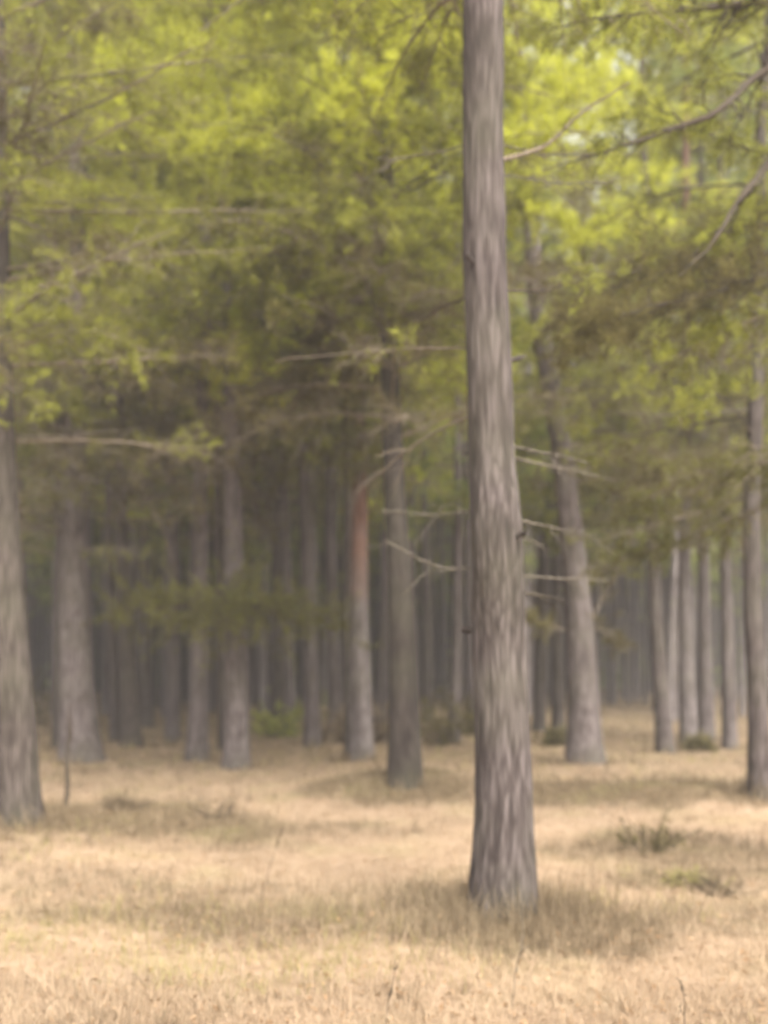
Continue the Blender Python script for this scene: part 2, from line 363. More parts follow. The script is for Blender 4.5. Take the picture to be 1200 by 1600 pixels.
def depth_for(px, py):
    for k in range(4000):
        Yd = 3.5+k*.02; z = gz((px-600)/FPX*Yd, Yd)
        if HOR+(EYE-z)/Yd*FPX <= py: return Yd
    return EYE*FPX/(py-HOR)
class Tree:
    def __init__(s, label, base_px, base_py, prof, bark=BARK, H=18., seg=40, ring=.05, relief=.014, group='pines of the near and middle stand', seed=1, Y=None):
        """prof: (py, centre px, width px) going upwards"""
        s.Y = Y or depth_for(base_px, base_py); s.seed = seed; s.bark = bark
        s.base = np.array([(base_px-600)/FPX*s.Y, s.Y, 0]); s.base[2] = gz(s.base[0], s.base[1])
        s.root = empty('pine_tree', s.base, label, 'tree', group)
        r = np.random.default_rng(seed)
        P = []; rad = []
        w0 = prof[0][2]/2/FPX*s.Y
        P.append([s.base[0], s.Y, s.base[2]-.12]); rad.append(w0*1.02)
        for ip, (py, cx, wd) in enumerate(prof):
            q = at(cx, py, s.Y); q[2] = max(q[2], s.base[2]+.25)
            P.append([q[0], s.Y+(r.normal(0, .03) if ip > 1 else 0), q[2]]); rad.append(wd/2/FPX*s.Y)
        P = np.array(P); rad = np.array(rad); o = np.argsort(P[:, 2]); P = P[o]; rad = rad[o]
        top = P[-1]; sl = (P[-1]-P[-2])/max(.01, P[-1][2]-P[-2][2]); rem = H-top[2]
        if rem > .5:
            m = 5
            for k in range(1, m+1):
                f = k/m; P = np.vstack([P, top+np.array([sl[0]*.5, 0, 1])*rem*f+r.normal(0, .06, 3)*[1, 1, 0]]); rad = np.r_[rad, rad[len(prof)]*(1-.85*f)]
        s.P, s.rad, s.H = P, rad, H
        trunk_mesh(P, rad, seg, ring, seed*13, relief).build('trunk', bark, s.root)
    def centre(s, z): return np.array([np.interp(z, s.P[:, 2], s.P[:, k]) for k in range(3)]), np.interp(z, s.P[:, 2], s.rad)
    def limb(s, z, az, ln, rise=.1, leaf=.5, mat=NEEDLE, wmat=TWIG, twigs=14, tl=.8, seed=0, r0=None, sag=.0, **k):
        c, rr = s.centre(z); d = np.array([math.sin(az), -math.cos(az), 0])    # az 0 = towards the camera
        side = np.array([d[1], -d[0], 0])*random.uniform(-.18, .18)
        path = [c+d*rr*.6, c+d*(rr+ln*.35)+[0, 0, rise*ln*.45], c+d*ln*.7+side*ln*.5+[0, 0, rise*ln*.8-sag*ln*.3], c+d*ln+side*ln+[0, 0, rise*ln-sag*ln]]
        Branch(path, r0 or max(.007, .0068*ln+.003), seed, twigs=twigs, tl=tl, leaf=leaf, **k).build(s.root, wmat, mat)
    def px_limb(s, pts, r0, seed, leaf=0., mat=NEEDLE, wmat=TWIG, **k):
        """first point lies on this trunk"""
        path = px_path(pts, s.Y); c, rr = s.centre(path[0][2]); path[0] = c+(path[1]-c)/np.linalg.norm(path[1]-c)*rr*.5
        Branch(path, r0, seed, leaf=leaf, **k).build(s.root, wmat, mat)
    def whorls(s, z0, z1, n, ln, leaf, mat, wmat=TWIG, rise=.1, az=None, **k):
        r = random.Random(s.seed*31+int(z0*10)); K_ = k.get('K', 9)
        if z1 > 9: n = int(n*1.9); k['K'] = K_+4; k['twigs'] = k.get('twigs', 14)+5; z0 -= .5
        else: n = int(n*2.1); k['twigs'] = k.get('twigs', 14)+8; leaf = max(leaf, .2); z1 += .3
        for i in range(n):
            z = z0+(z1-z0)*(i+r.uniform(0, .9))/n
            a = r.gauss(0, 1.4) if az is None else r.uniform(*az)
            s.limb(z, a, ln*r.uniform(.55, 1.15), rise=rise+r.uniform(-.25, .2), leaf=leaf, mat=mat, wmat=wmat, seed=s.seed*1000+i*7+int(z0*100), sag=r.uniform(0, .25), **k)
TREES = {}
def T(key, *a, **k): TREES[key] = Tree(*a, **k); return TREES[key]

# main pine
t = T('main', 'largest and nearest pine with coarse grey brown bark right of the middle', 787, 1420,
      [(1380, 787, 92), (1250, 788, 88), (1000, 781, 84), (850, 775, 78), (700, 769, 72), (550, 764, 68), (400, 757, 66), (200, 755, 63), (0, 754, 60)],
      H=13, seg=150, ring=.014, relief=.022, seed=3)
B0 = dict(leaf=.0, wmat=TWIG_PALE, tl=.32, twigs=9, sub=3, droop=.3)
t.px_limb([(790, 290, 6.1), (850, 235, 5.9), (915, 175, 5.8), (985, 132, 5.7)], .015, 101, **{**B0, 'twigs': 7, 'wmat': TWIG})
t.px_limb([(800, 700, 6), (850, 706, 5.8), (920, 722, 5.6)], .009, 102, **B0)
t.px_limb([(805, 715, 6), (860, 726, 6.1), (935, 742, 6.3)], .009, 103, **B0)
t.px_limb([(800, 812, 6), (850, 822, 5.9), (905, 836, 5.8)], .009, 104, **B0)
t.px_limb([(800, 835, 6), (848, 852, 6)], .007, 105, **{**B0, 'twigs': 1})
t.px_limb([(810, 901, 6), (870, 903, 6), (950, 906, 6.2)], .007, 106, **B0)
t.px_limb([(820, 925, 6), (845, 930, 5.9), (880, 938, 5.8)], .013, 107, **{**B0, 'wmat': TWIG_DARK, 'twigs': 1})
t.px_limb([(740, 648, 6), (690, 672, 6.2), (620, 715, 6.5), (555, 775, 6.8)], .011, 108, **{**B0, 'twigs': 9, 'wmat': TWIG})
t.px_limb([(735, 892, 6), (690, 888, 5.9), (640, 868, 5.8), (600, 845, 5.7)], .006, 109, **{**B0, 'twigs': 3})
t.px_limb([(735, 803, 6), (670, 806, 6), (600, 800, 6)], .005, 110, **B0)
t.px_limb([(735, 240, 6), (690, 238, 6), (600, 250, 6.3)], .006, 111, **B0)
t.px_limb([(735, 470, 6), (690, 480, 6.2), (640, 520, 6.4), (560, 530, 6.6)], .008, 112, **{**B0, 'twigs': 8, 'wmat': TWIG_DARK})
t.px_limb([(780, 240, 6), (850, 243, 6), (930, 238, 6)], .005, 113, **B0)
t.px_limb([(790, 288, 6), (880, 286, 6), (960, 283, 5.9)], .005, 114, **B0)
t.px_limb([(790, 470, 6), (850, 452, 6.3), (930, 430, 6.6), (1000, 420, 7)], .010, 115, leaf=.25, wmat=TWIG_DARK, tl=.5, twigs=14)
t.px_limb([(735, 560, 6), (660, 545, 6.2), (560, 548, 6.6), (430, 560, 7.2)], .008, 116, leaf=.1, wmat=TWIG, tl=.4, twigs=12)
for i in range(6):      # knots and stubs
    t.limb(1.2+i*.55, [2.2, -1.9, .8, -2.5, 1.6, -.7][i], .22, twigs=0, leaf=0, wmat=BARK, r0=.016, seed=300+i, r1=.008)
t.whorls(6, 9.5, 12, 2.0, .55, NEEDLE, az=(1.5, 4.8), twigs=16, tl=.7, K=8, L=.07, W=.005)

# left edge pine, 9.4 m away
t = T('edge', 'thick shaded pine cut by the left edge of the picture', 30, 1288,
      [(1250, 30, 60), (1150, 28, 56), (1000, 18, 50), (850, 10, 46), (650, 0, 42), (450, -4, 38), (200, -8, 34), (0, -10, 30)], BARK_DARK,
      H=14, seg=96, ring=.025, relief=.020, seed=5)
t.px_limb([(5, 680), (60, 682), (130, 676), (190, 672)], .010, 120, **B0)
t.px_limb([(5, 240), (60, 243), (110, 245)], .008, 121, **B0)
for i, (z, ln, az, lf, mt) in enumerate([(5.2, 2.6, 1.3, .45, NEEDLE), (5.9, 3.0, 1.7, .55, NEEDLE), (6.5, 2.6, 1.1, .55, NEEDLE), (4.4, 2.2, 1.5, .3, NEEDLE_DARK), (7.1, 2.8, 1.5, .6, NEEDLE),
                                   (3.7, 2.0, 1.8, .15, NEEDLE), (7.7, 2.4, 1.2, .6, NEEDLE), (4.8, 2.6, .8, .3, NEEDLE), (6.2, 2.2, .6, .4, NEEDLE_DARK), (8.3, 2.6, 1.6, .6, NEEDLE)]):
    t.limb(z, az, ln, rise=.05, leaf=lf, mat=mt, seed=400+i, twigs=26, tl=.8, K=14, L=.07, W=.0042)
t.whorls(4.6, 11, 14, 2.0, .5, NEEDLE, az=(-.9, 3.2), twigs=12, tl=.7)

# left second pine
for i in range(12):
    t.limb(4.3+i*.34, [.3, .8, -.2, 1.2, .5, 1.5][i % 6], 1.5+.1*(i % 4), rise=-.05, leaf=.5, mat=NEEDLE if i % 3 else NEEDLE_DARK, seed=450+i, twigs=30, tl=.7, K=14, L=.07, W=.0042)
t = T('left2', 'stout grey pine with flaring foot, second trunk from the left edge', 128, 1187,
      [(1160, 126, 60), (1060, 120, 52), (950, 116, 46), (850, 116, 42), (720, 120, 34), (500, 122, 30), (200, 124, 26)], BARK_GREY, seg=56, ring=.04, relief=.022, seed=7)
t.px_limb([(130, 742, 16), (165, 752, 15.8), (195, 795, 15.6), (210, 850, 15.5), (218, 890, 15.5)], .030, 130, **{**B0, 'twigs': 10, 'tl': .7})
t.px_limb([(130, 700, 16), (200, 730, 15.6), (250, 830, 15.3), (275, 905, 15.2)], .022, 131, **{**B0, 'twigs': 10, 'tl': .8, 'wmat': TWIG})
t.px_limb([(120, 790, 16), (80, 800, 15.8), (40, 830, 15.6)], .02, 132, **{**B0, 'tl': .6})
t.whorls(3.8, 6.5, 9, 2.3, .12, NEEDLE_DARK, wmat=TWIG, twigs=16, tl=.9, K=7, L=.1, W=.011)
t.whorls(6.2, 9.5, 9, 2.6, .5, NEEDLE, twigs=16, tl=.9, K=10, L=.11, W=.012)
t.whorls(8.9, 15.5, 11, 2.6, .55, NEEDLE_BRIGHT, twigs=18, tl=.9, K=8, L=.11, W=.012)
for i in range(10):
    t.limb(3.6+i*.3, [.6, -.5, 1.3, 0, .9][i % 5], 2.3, rise=-.1, leaf=.12, mat=NEEDLE_OLIVE, wmat=TWIG_PALE, seed=520+i, twigs=30, tl=.9, sub=5, K=9, L=.1, W=.009)
t = T('left3', 'slimmer dark pine half hidden behind the stout left pine', 100, 1168,
      [(1130, 98, 30), (1000, 98, 26), (850, 100, 24), (600, 96, 20), (300, 92, 16)], BARK_DARK, seg=32, ring=.07, seed=8)
t.whorls(5.5, 15.5, 17, 2.6, .6, NEEDLE, twigs=16, tl=.9, K=8, L=.12, W=.014)
t = T('left4', 'dark brown pine standing just right of the stout left pine', 205, 1166,
      [(1130, 204, 30), (1000, 198, 26), (880, 192, 22), (700, 186, 18), (400, 184, 15)], BARK_DARK, seg=32, ring=.07, seed=9)
t.whorls(4.6, 7, 9, 2.2, .2, NEEDLE_DARK, twigs=14, tl=.9, K=7, L=.12, W=.013)
t.whorls(7, 17, 16, 2.6, .6, NEEDLE, twigs=16, tl=.9, K=8, L=.12, W=.014)
t = T('left5', 'thin pine with a pale stripe in the gap left of the low green branch', 180, 1158,
      [(1120, 179, 16), (1000, 176, 14), (850, 172, 12), (600, 168, 10)], BARK, seg=24, ring=.1, seed=10)
t.whorls(6, 15.5, 12, 2.2, .6, NEEDLE_FRESH, twigs=14, tl=.9, K=8, L=.12, W=.015)
t = T('left6', 'dark slim pine a little right of the dark brown pair', 228, 1136,
      [(1110, 228, 22), (1000, 228, 19), (800, 226, 16), (500, 222, 13)], BARK_DARK, seg=24, ring=.1, seed=11)
t.whorls(6, 16, 14, 2.8, .6, NEEDLE, twigs=14, tl=1., K=8, L=.14, W=.017)
t = T('left7', 'very thin dark pine beside the bright gap on the left', 272, 1131,
      [(1110, 272, 13), (1000, 275, 11), (800, 276, 10), (500, 278, 8)], BARK_DARK, seg=20, ring=.12, seed=12)
t.whorls(6, 16, 10, 2.8, .6, NEEDLE_BRIGHT, twigs=14, tl=1., K=8, L=.14, W=.017)
t = T('grey', 'pale grey pine with flared foot left of the coarse barked twin', 308, 1188,
      [(1165, 308, 33), (1060, 312, 26), (950, 313, 24), (800, 314, 22), (680, 315, 20), (400, 318, 17), (100, 320, 14)], BARK_GREY, seg=40, ring=.05, relief=.016, seed=13)
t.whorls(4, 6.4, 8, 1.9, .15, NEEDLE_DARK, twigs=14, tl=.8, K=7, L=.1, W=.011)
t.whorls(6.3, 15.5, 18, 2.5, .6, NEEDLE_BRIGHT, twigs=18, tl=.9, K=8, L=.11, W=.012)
t = T('coarse', 'coarse barked pine carrying the low green branch across its trunk', 370, 1201,
      [(1180, 370, 40), (1080, 370, 36), (950, 367, 31), (800, 364, 27), (600, 360, 22), (300, 356, 18), (0, 354, 15)], BARK_GREY, seg=48, ring=.04, relief=.02, seed=14)
for i, p in enumerate([[(368, 935, 14.9), (320, 945, 14.2), (260, 950, 13.6), (185, 958, 13.2)], [(368, 940, 14.9), (410, 950, 14.2), (460, 958, 13.7), (520, 968, 13.3)],
                       [(368, 925, 14.9), (330, 940, 13.8), (290, 965, 13.0)], [(368, 930, 14.9), (400, 940, 13.7), (430, 962, 13.1)]]):
    t.px_limb(p, .022, 140+i, leaf=.7, mat=NEEDLE_OLIVE, wmat=TWIG_DARK, twigs=44, tl=1.1, K=8, L=.09, W=.010, droop=.05, start=.05)
t.px_limb([(362, 690), (352, 670), (348, 650), (352, 630)], .018, 146, **{**B0, 'tl': .4})
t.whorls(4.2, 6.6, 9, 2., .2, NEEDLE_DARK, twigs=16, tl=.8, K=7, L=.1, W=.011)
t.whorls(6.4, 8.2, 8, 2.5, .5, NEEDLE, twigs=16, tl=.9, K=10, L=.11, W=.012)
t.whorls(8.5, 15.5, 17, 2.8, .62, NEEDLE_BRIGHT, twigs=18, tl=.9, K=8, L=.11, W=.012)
t = T('coarse2', 'narrow dark pine tucked behind the left side of the coarse barked pine', 350, 1172,
      [(1140, 350, 17), (1000, 346, 15), (800, 342, 13), (500, 340, 10)], BARK_DARK, seg=24, ring=.1, seed=15)
t.whorls(6.5, 16.5, 12, 2.4, .6, NEEDLE_BRIGHT, twigs=14, tl=.9, K=8, L=.13, W=.014)
t = T('mid1', 'dark slim pine standing in green ground cover left of the middle', 437, 1146,
      [(1120, 437, 21), (1000, 439, 19), (850, 441, 16), (600, 444, 13)], BARK_DARK, seg=24, ring=.08, seed=16)
t.whorls(5, 8, 8, 2.2, .25, NEEDLE_DARK, twigs=14, tl=.9, K=7, L=.14, W=.015)
t.whorls(8, 16, 12, 2.8, .6, NEEDLE_BRIGHT, twigs=16, tl=1., K=8, L=.14, W=.016)
t = T('mid2', 'mauve brown pine left of the red topped pine', 488, 1166,
      [(1140, 488, 25), (1000, 484, 21), (880, 478, 18), (600, 470, 15)], BARK_FAR, seg=32, ring=.07, seed=17)
t.px_limb([(473, 760), (480, 800), (486, 850), (484, 900)], .022, 150, **{**B0, 'tl': .6, 'twigs': 8})
t.px_limb([(473, 770), (455, 790), (420, 830)], .018, 151, **{**B0, 'tl': .6, 'twigs': 8})
t.whorls(4.6, 8, 8, 2.2, .2, NEEDLE_DARK, twigs=14, tl=.9, K=7, L=.12, W=.013)
t.whorls(7.5, 15, 14, 2.7, .6, NEEDLE_BRIGHT, twigs=16, tl=1., K=8, L=.12, W=.015)
t = T('red', 'pine whose bark turns orange red higher up its trunk', 565, 1189,
      [(1170, 565, 38), (1070, 563, 35), (980, 561, 31), (900, 561, 28), (800, 562, 25), (700, 562, 22), (400, 560, 18), (100, 560, 14)], BARK_RED, seg=44, ring=.04, relief=.016, seed=18)
t.px_limb([(555, 800), (540, 835), (530, 870)], .016, 152, **{**B0, 'twigs': 3})
t.whorls(4.7, 6.6, 9, 1.6, .35, NEEDLE_OLIVE, wmat=TWIG, az=(-1.2, 1.2), twigs=20, tl=.8, K=9, L=.1, W=.010)
t.px_limb([(562, 770), (590, 745), (620, 715), (640, 700)], .02, 153, **{**B0, 'tl': .6})
t.whorls(4.8, 6.6, 6, 2., .2, NEEDLE, twigs=14, tl=.8, K=7, L=.1, W=.011)
t.whorls(6.4, 15.5, 20, 2.7, .6, NEEDLE_BRIGHT, twigs=18, tl=.9, K=8, L=.11, W=.012)
t = T('red2', 'slender dark pine close against the left of the red topped pine', 546, 1178,
      [(1140, 546, 15), (1000, 544, 14), (800, 543, 12), (500, 540, 10)], BARK_DARK, seg=24, ring=.1, seed=19)
t.whorls(7, 16.5, 10, 2.4, .6, NEEDLE_BRIGHT, twigs=14, tl=.9, K=8, L=.12, W=.014)
t = T('dark', 'dark brown pine rising from a grassy mound near the middle', 632, 1222,
      [(1195, 632, 50), (1080, 630, 45), (950, 626, 40), (820, 619, 35), (650, 612, 30), (450, 606, 26), (200, 602, 22)], BARK_DARKEST, seg=56, ring=.035, relief=.02, seed=20)
t.px_limb([(610, 745), (590, 735), (560, 760), (545, 800)], .014, 155, **{**B0, 'tl': .4})
for i, p in enumerate([[(606, 385, 13.3), (540, 385, 12.8), (450, 392, 12.3), (330, 398, 12)], [(606, 500, 13.3), (560, 505, 12.8), (500, 510, 12.4)], [(606, 495, 13.3), (650, 500, 12.8), (710, 512, 12.4)],
                       [(606, 370, 13.3), (560, 375, 12.4), (520, 385, 11.8)], [(606, 605, 13.3), (540, 590, 12.9), (400, 600, 12.5)]]):
    t.px_limb(p, .024, 160+i, leaf=.8, mat=NEEDLE if i in (0, 3) else NEEDLE_DARK, wmat=TWIG_DARK, twigs=64, tl=.85, K=14, L=.09, W=.012, droop=.1, start=.05)
t.whorls(4.2, 7, 10, 2.2, .15, NEEDLE_DARK, wmat=TWIG, twigs=16, tl=.8, K=7, L=.09, W=.01)
t.whorls(7.4, 12.5, 14, 2.3, .55, NEEDLE_BRIGHT, az=(-1.5, 1.5), twigs=22, tl=.8, K=9, L=.1, W=.011)
t.whorls(5.6, 9.7, 16, 1.9, .45, NEEDLE, az=(-1.5, 1.5), twigs=16, tl=.8, K=8, L=.1, W=.011)
t = T('mid3', 'slim brown pine seen left of the largest trunk, above green shrubs', 708, 1160,
      [(1130, 709, 19), (1000, 714, 17), (850, 716, 15), (600, 716, 12)], BARK_FAR, seg=24, ring=.08, seed=21)
t.whorls(5, 16.5, 20, 2.4, .5, NEEDLE_FRESH, twigs=14, tl=.9, K=8, L=.13, W=.014)
t = T('mid4', 'dark brown slim pine midway between the mound pine and the largest trunk', 668, 1128,
      [(1110, 668, 17), (1000, 667, 16), (800, 664, 13), (500, 660, 10)], BARK_DARK, seg=24, ring=.1, seed=22)
t.whorls(7, 16, 14, 2.8, .6, NEEDLE_BRIGHT, twigs=14, tl=1., K=8, L=.15, W=.018)
t = T('lean', 'thin dark pine leaning right just behind the largest trunk', 842, 1142,
      [(1100, 843, 20), (950, 848, 18), (850, 851, 17), (720, 866, 15), (600, 878, 13), (450, 892, 11)], BARK_DARK, seg=24, ring=.08, seed=23, H=12)
t.whorls(5, 12, 10, 2., .3, NEEDLE, twigs=14, tl=.8, K=8, L=.13, W=.014)
t = T('grey2', 'broad pale grey pine leaning left above the straw slope on the right', 913, 1192,
      [(1170, 913, 54), (1080, 911, 49), (980, 906, 43), (880, 897, 39), (780, 886, 34), (700, 877, 32), (600, 860, 30), (500, 842, 28), (300, 825, 24)], BARK_GREY, seg=60, ring=.04, relief=.024, seed=24)
t.px_limb([(905, 990), (930, 960), (960, 900), (985, 850)], .02, 170, leaf=.3, wmat=TWIG, tl=.7, twigs=12, mat=NEEDLE_DARK, K=7, L=.09, W=.01)
t.px_limb([(910, 985), (885, 985), (850, 975), (820, 960)], .02, 171, leaf=.6, wmat=TWIG, tl=.6, twigs=20, mat=NEEDLE_DARK, K=8, L=.09, W=.01, droop=.05)
t.px_limb([(912, 975), (940, 985), (965, 1000)], .02, 172, leaf=.6, wmat=TWIG, tl=.6, twigs=18, mat=NEEDLE_DARK, K=8, L=.09, W=.01)
t.whorls(4.5, 7.5, 9, 2.2, .25, NEEDLE, twigs=16, tl=.8, K=8, L=.1, W=.011, az=(.2, 2.8))
t.whorls(8.6, 15.5, 15, 2.5, .55, NEEDLE_BRIGHT, twigs=16, tl=.9, K=8, L=.11, W=.012)
for i in range(14):
    t.limb(4.6+i*.3, [1.1, .5, 1.7, -.3, .8, 2.0, .1][i % 7], 2.0+.15*(i % 4), rise=-.08, leaf=.4, mat=NEEDLE_DARK if i % 3 else NEEDLE_OLIVE, wmat=TWIG, seed=470+i, twigs=30, tl=.9, K=9, L=.1, W=.009)
t = T('mid5', 'small dark pine in the gap left of the broad pale grey pine', 872, 1143,
      [(1110, 872, 19), (1000, 870, 16), (800, 868, 13)], BARK_DARK, seg=24, ring=.1, seed=25, H=10)
t.whorls(5, 9.5, 8, 1.8, .4, NEEDLE, twigs=12, tl=.8, K=8, L=.14, W=.016)
t = T('right1', 'pine with pale right edge, leftmost of the close row on the right', 1040, 1176,
      [(1150, 1038, 26), (1050, 1030, 22), (950, 1022, 20), (800, 1016, 17), (500, 1008, 14)], BARK, seg=36, ring=.06, seed=26)
t.whorls(4.2, 7, 8, 2.2, .35, NEEDLE_DARK, wmat=TWIG_DARK, twigs=16, tl=.9, K=8, L=.11, W=.012)
t.whorls(7, 10, 8, 2.4, .5, NEEDLE, twigs=16, tl=.9, K=8, L=.12, W=.013)
t.whorls(10, 16, 10, 2.6, .55, NEEDLE_BRIGHT, twigs=16, tl=.9, K=8, L=.12, W=.013)
t = T('right2', 'pine with a reddish upper stem, second in the close row on the right', 1076, 1168,
      [(1140, 1076, 27), (1050, 1073, 24), (950, 1071, 21), (850, 1070, 18), (700, 1071, 16), (580, 1072, 15), (300, 1072, 12)], BARK_RED_HIGH, seg=36, ring=.06, seed=27)
t.whorls(5.4, 8, 7, 2.2, .35, NEEDLE_DARK, wmat=TWIG_DARK, twigs=16, tl=.9, K=8, L=.11, W=.012)
t.whorls(9, 16.5, 11, 2.4, .5, NEEDLE_FRESH, twigs=16, tl=.9, K=8, L=.12, W=.013)
t = T('right3', 'dull mauve pine, third in the close row on the right', 1104, 1156,
      [(1130, 1104, 24), (1000, 1101, 20), (850, 1098, 17), (600, 1094, 14)], BARK_FAR, seg=32, ring=.08, seed=28)
t.whorls(5, 16.5, 17, 2.4, .5, NEEDLE, twigs=14, tl=.9, K=8, L=.12, W=.014)
t = T('right4', 'slim grey pine, fourth in the close row on the right', 1141, 1170,
      [(1145, 1140, 22), (1050, 1138, 20), (900, 1134, 17), (600, 1130, 14)], BARK_FAR, seg=32, ring=.08, seed=29)
t.whorls(4.5, 7, 7, 2.2, .4, NEEDLE_DARK, wmat=TWIG_DARK, twigs=14, tl=.9, K=8, L=.12, W=.014)
t.whorls(7, 15.5, 12, 2.4, .5, NEEDLE_FRESH, twigs=14, tl=.9, K=8, L=.12, W=.014)
for i in range(10):
    t.limb(4.0+i*.35, [-.9, .2, -.4, .8, -.1][i % 5], 2.2, rise=-.08, leaf=.4, mat=NEEDLE_DARK if i % 2 else NEEDLE_OLIVE, wmat=TWIG, seed=490+i, twigs=30, tl=.9, K=9, L=.1, W=.009)
t = T('right5', 'nearer grey pine whose foot touches the right edge of the picture', 1188, 1244,
      [(1215, 1187, 34), (1100, 1184, 30), (950, 1178, 27), (800, 1175, 25), (600, 1180, 22), (450, 1184, 20), (200, 1188, 17)], BARK, seg=56, ring=.035, relief=.016, seed=30)
t.px_limb([(1180, 640), (1120, 642), (1040, 650), (960, 640)], .016, 180, leaf=.0, wmat=TWIG_PALE, tl=.5, twigs=12)
t.px_limb([(1180, 735, 11.8), (1120, 740, 11.2), (1050, 750, 10.8), (980, 770, 10.5)], .016, 181, leaf=.5, mat=NEEDLE_DARK, wmat=TWIG, tl=.8, twigs=40, K=8, L=.08, W=.008)
t.px_limb([(1180, 800, 11.8), (1100, 800, 11.2), (1000, 830, 10.8), (930, 850, 10.5)], .016, 182, leaf=.4, mat=NEEDLE_OLIVE, wmat=TWIG, tl=.8, twigs=40, K=8, L=.08, W=.008)
t.px_limb([(1180, 620, 11.8), (1150, 600, 11.4), (1110, 590, 11.2)], .016, 183, leaf=.6, mat=NEEDLE, wmat=TWIG_DARK, tl=.6, twigs=18, K=8, L=.08, W=.008)
t.whorls(4.5, 11, 14, 2.0, .4, NEEDLE, wmat=TWIG_DARK, twigs=14, tl=.8, K=8, L=.09, W=.009)

# pine just outside the right edge, reaching its limbs across the picture
t = T('outside', 'pine just outside the right edge whose dark limbs cross the upper right', 1330, 1300,
      [(1260, 1330, 70), (1000, 1328, 64), (700, 1324, 58), (400, 1320, 52), (100, 1316, 46), (-200, 1312, 38)], BARK, seg=64, ring=.04, relief=.02, seed=31, Y=7.6, H=14)
W_ = dict(wmat=TWIG_DARK, tl=.55, sub=5, K=11, L=.07, W=.0065)
t.px_limb([(1320, 60, 7.6), (1200, 105, 7.2), (1110, 183, 6.9), (1020, 214, 6.8), (940, 240, 6.7), (850, 272, 6.6)], .044, 190, leaf=.16, twigs=24, **W_)
t.px_limb([(1320, 150, 7.6), (1200, 255, 7.2), (1150, 322, 6.9), (1110, 390, 6.7), (1060, 430, 6.6)], .055, 191, leaf=.05, twigs=12, **W_)
t.px_limb([(1320, -10, 7.6), (1150, 12, 7.2), (1020, 22, 6.9), (930, 35, 6.8), (860, 55, 6.7)], .040, 192, leaf=.4, twigs=52, **W_)
t.px_limb([(1320, 400, 7.6), (1200, 432, 7.3), (1100, 462, 7.0), (1000, 482, 6.8), (900, 522, 6.7)], .017, 193, leaf=.5, twigs=90, mat=NEEDLE_DARK, **{**W_, 'tl': .7})
t.px_limb([(1320, 460, 7.6), (1200, 492, 7.4), (1100, 530, 7.2), (1020, 578, 7.0)], .015, 194, leaf=.35, twigs=60, **{**W_, 'wmat': TWIG})
t.px_limb([(1320, 350, 7.6), (1200, 400, 7.8), (1080, 410, 8.0), (960, 450, 8.2), (880, 490, 8.3)], .017, 195, leaf=.45, twigs=110, mat=NEEDLE_DARK, **{**W_, 'tl': .75})
t.px_limb([(1320, 660, 7.6), (1200, 725, 8.2), (1080, 745, 8.6), (980, 800, 9.0)], .017, 196, leaf=.4, twigs=50, mat=NEEDLE_OLIVE, **{**W_, 'wmat': TWIG})
t.px_limb([(1320, 700, 7.6), (1220, 780, 8.4), (1120, 830, 8.8), (1000, 860, 9.2), (920, 900, 9.4)], .015, 197, leaf=.35, twigs=50, mat=NEEDLE_OLIVE, **{**W_, 'wmat': TWIG})
t.px_limb([(1320, 250, 7.6), (1180, 240, 7.9), (1080, 200, 8.1), (1000, 180, 8.3)], .015, 198, leaf=.42, twigs=48, **W_)
t.px_limb([(1320, 330, 7.6), (1200, 345, 7.3), (1130, 360, 7.1)], .02, 199, leaf=.42, twigs=40, **W_)

def near_trunk(x, y):
    a = np.zeros_like(x)
    for q in TREES.values():
        if q.Y < 22: a = np.maximum(a, np.exp(-(((x-q.base[0])**2+(y-q.base[1])**2)/(.16+q.rad[0]*1.3)**2)))
    return a
grass('tall_brown_grass', GRASS_DARK, 150000, 2.2, 24, .26, .005, lambda x, y: near_trunk(x, y)*.9, 24, 'taller brown grass crowding round the feet of the trunks', 'brown grass', lean=.5)
# ------------------------------------------------------------------ far stand: copies of a few source trees
def far_source(i, H, crown_z, crown_r, mat, bark, tr, seed, nl=50, W=.022, dense=.75):
    r = np.random.default_rng(seed)
    P = np.zeros((8, 3)); P[:, 2] = np.linspace(-.1, H, 8); P[1:, :2] += np.cumsum(r.normal(0, .09, (7, 2)), 0)
    rad = np.interp(P[:, 2], [0, H*.6, H], [tr, tr*.66, .02])
    tm = trunk_mesh(P, rad, 14, .3, seed, .012); tme = tm.mesh('trunk', bark)
    cw = MB(); tp = []; td = []
    for k in range(nl):
        f = (k+r.uniform(0, 1))/nl; z = crown_z+(H-crown_z)*f
        c = np.array([np.interp(z, P[:, 2], P[:, q]) for q in range(3)])
        az = r.uniform(0, 2*math.pi); ln = crown_r*(1-f**1.6*.75)*r.uniform(.5, 1.15)
        d = np.array([math.cos(az), math.sin(az), r.uniform(-.05, .45)]); q = c+d*ln*np.linspace(0, 1, 6)[:, None]
        tube(cw, q, np.linspace(.02+.008*ln, .006, 6), 4)
        for _ in range(15):
            u = r.uniform(.2, 1); a = c+d*ln*u; e = d*.6+r.normal(0, .6, 3); e /= np.linalg.norm(e); l = r.uniform(.3, .9)*crown_r/2.8
            b = a+e*l; tube(cw, np.array([a, (a+b)/2+[0, 0, .03], b]), np.array([.010, .007, .004]), 3)
            for m in range(5):
                if r.uniform() < dense: tp.append(a+e*l*(m+1)/5); td.append(e)
    tp = np.array(tp); td = np.array(td)
    leaf = MB(); blades(leaf, tp, td, .17, W, 9, .7, seed+1)
    return tme, cw.mesh('crown', TWIG), leaf.mesh('foliage', mat)
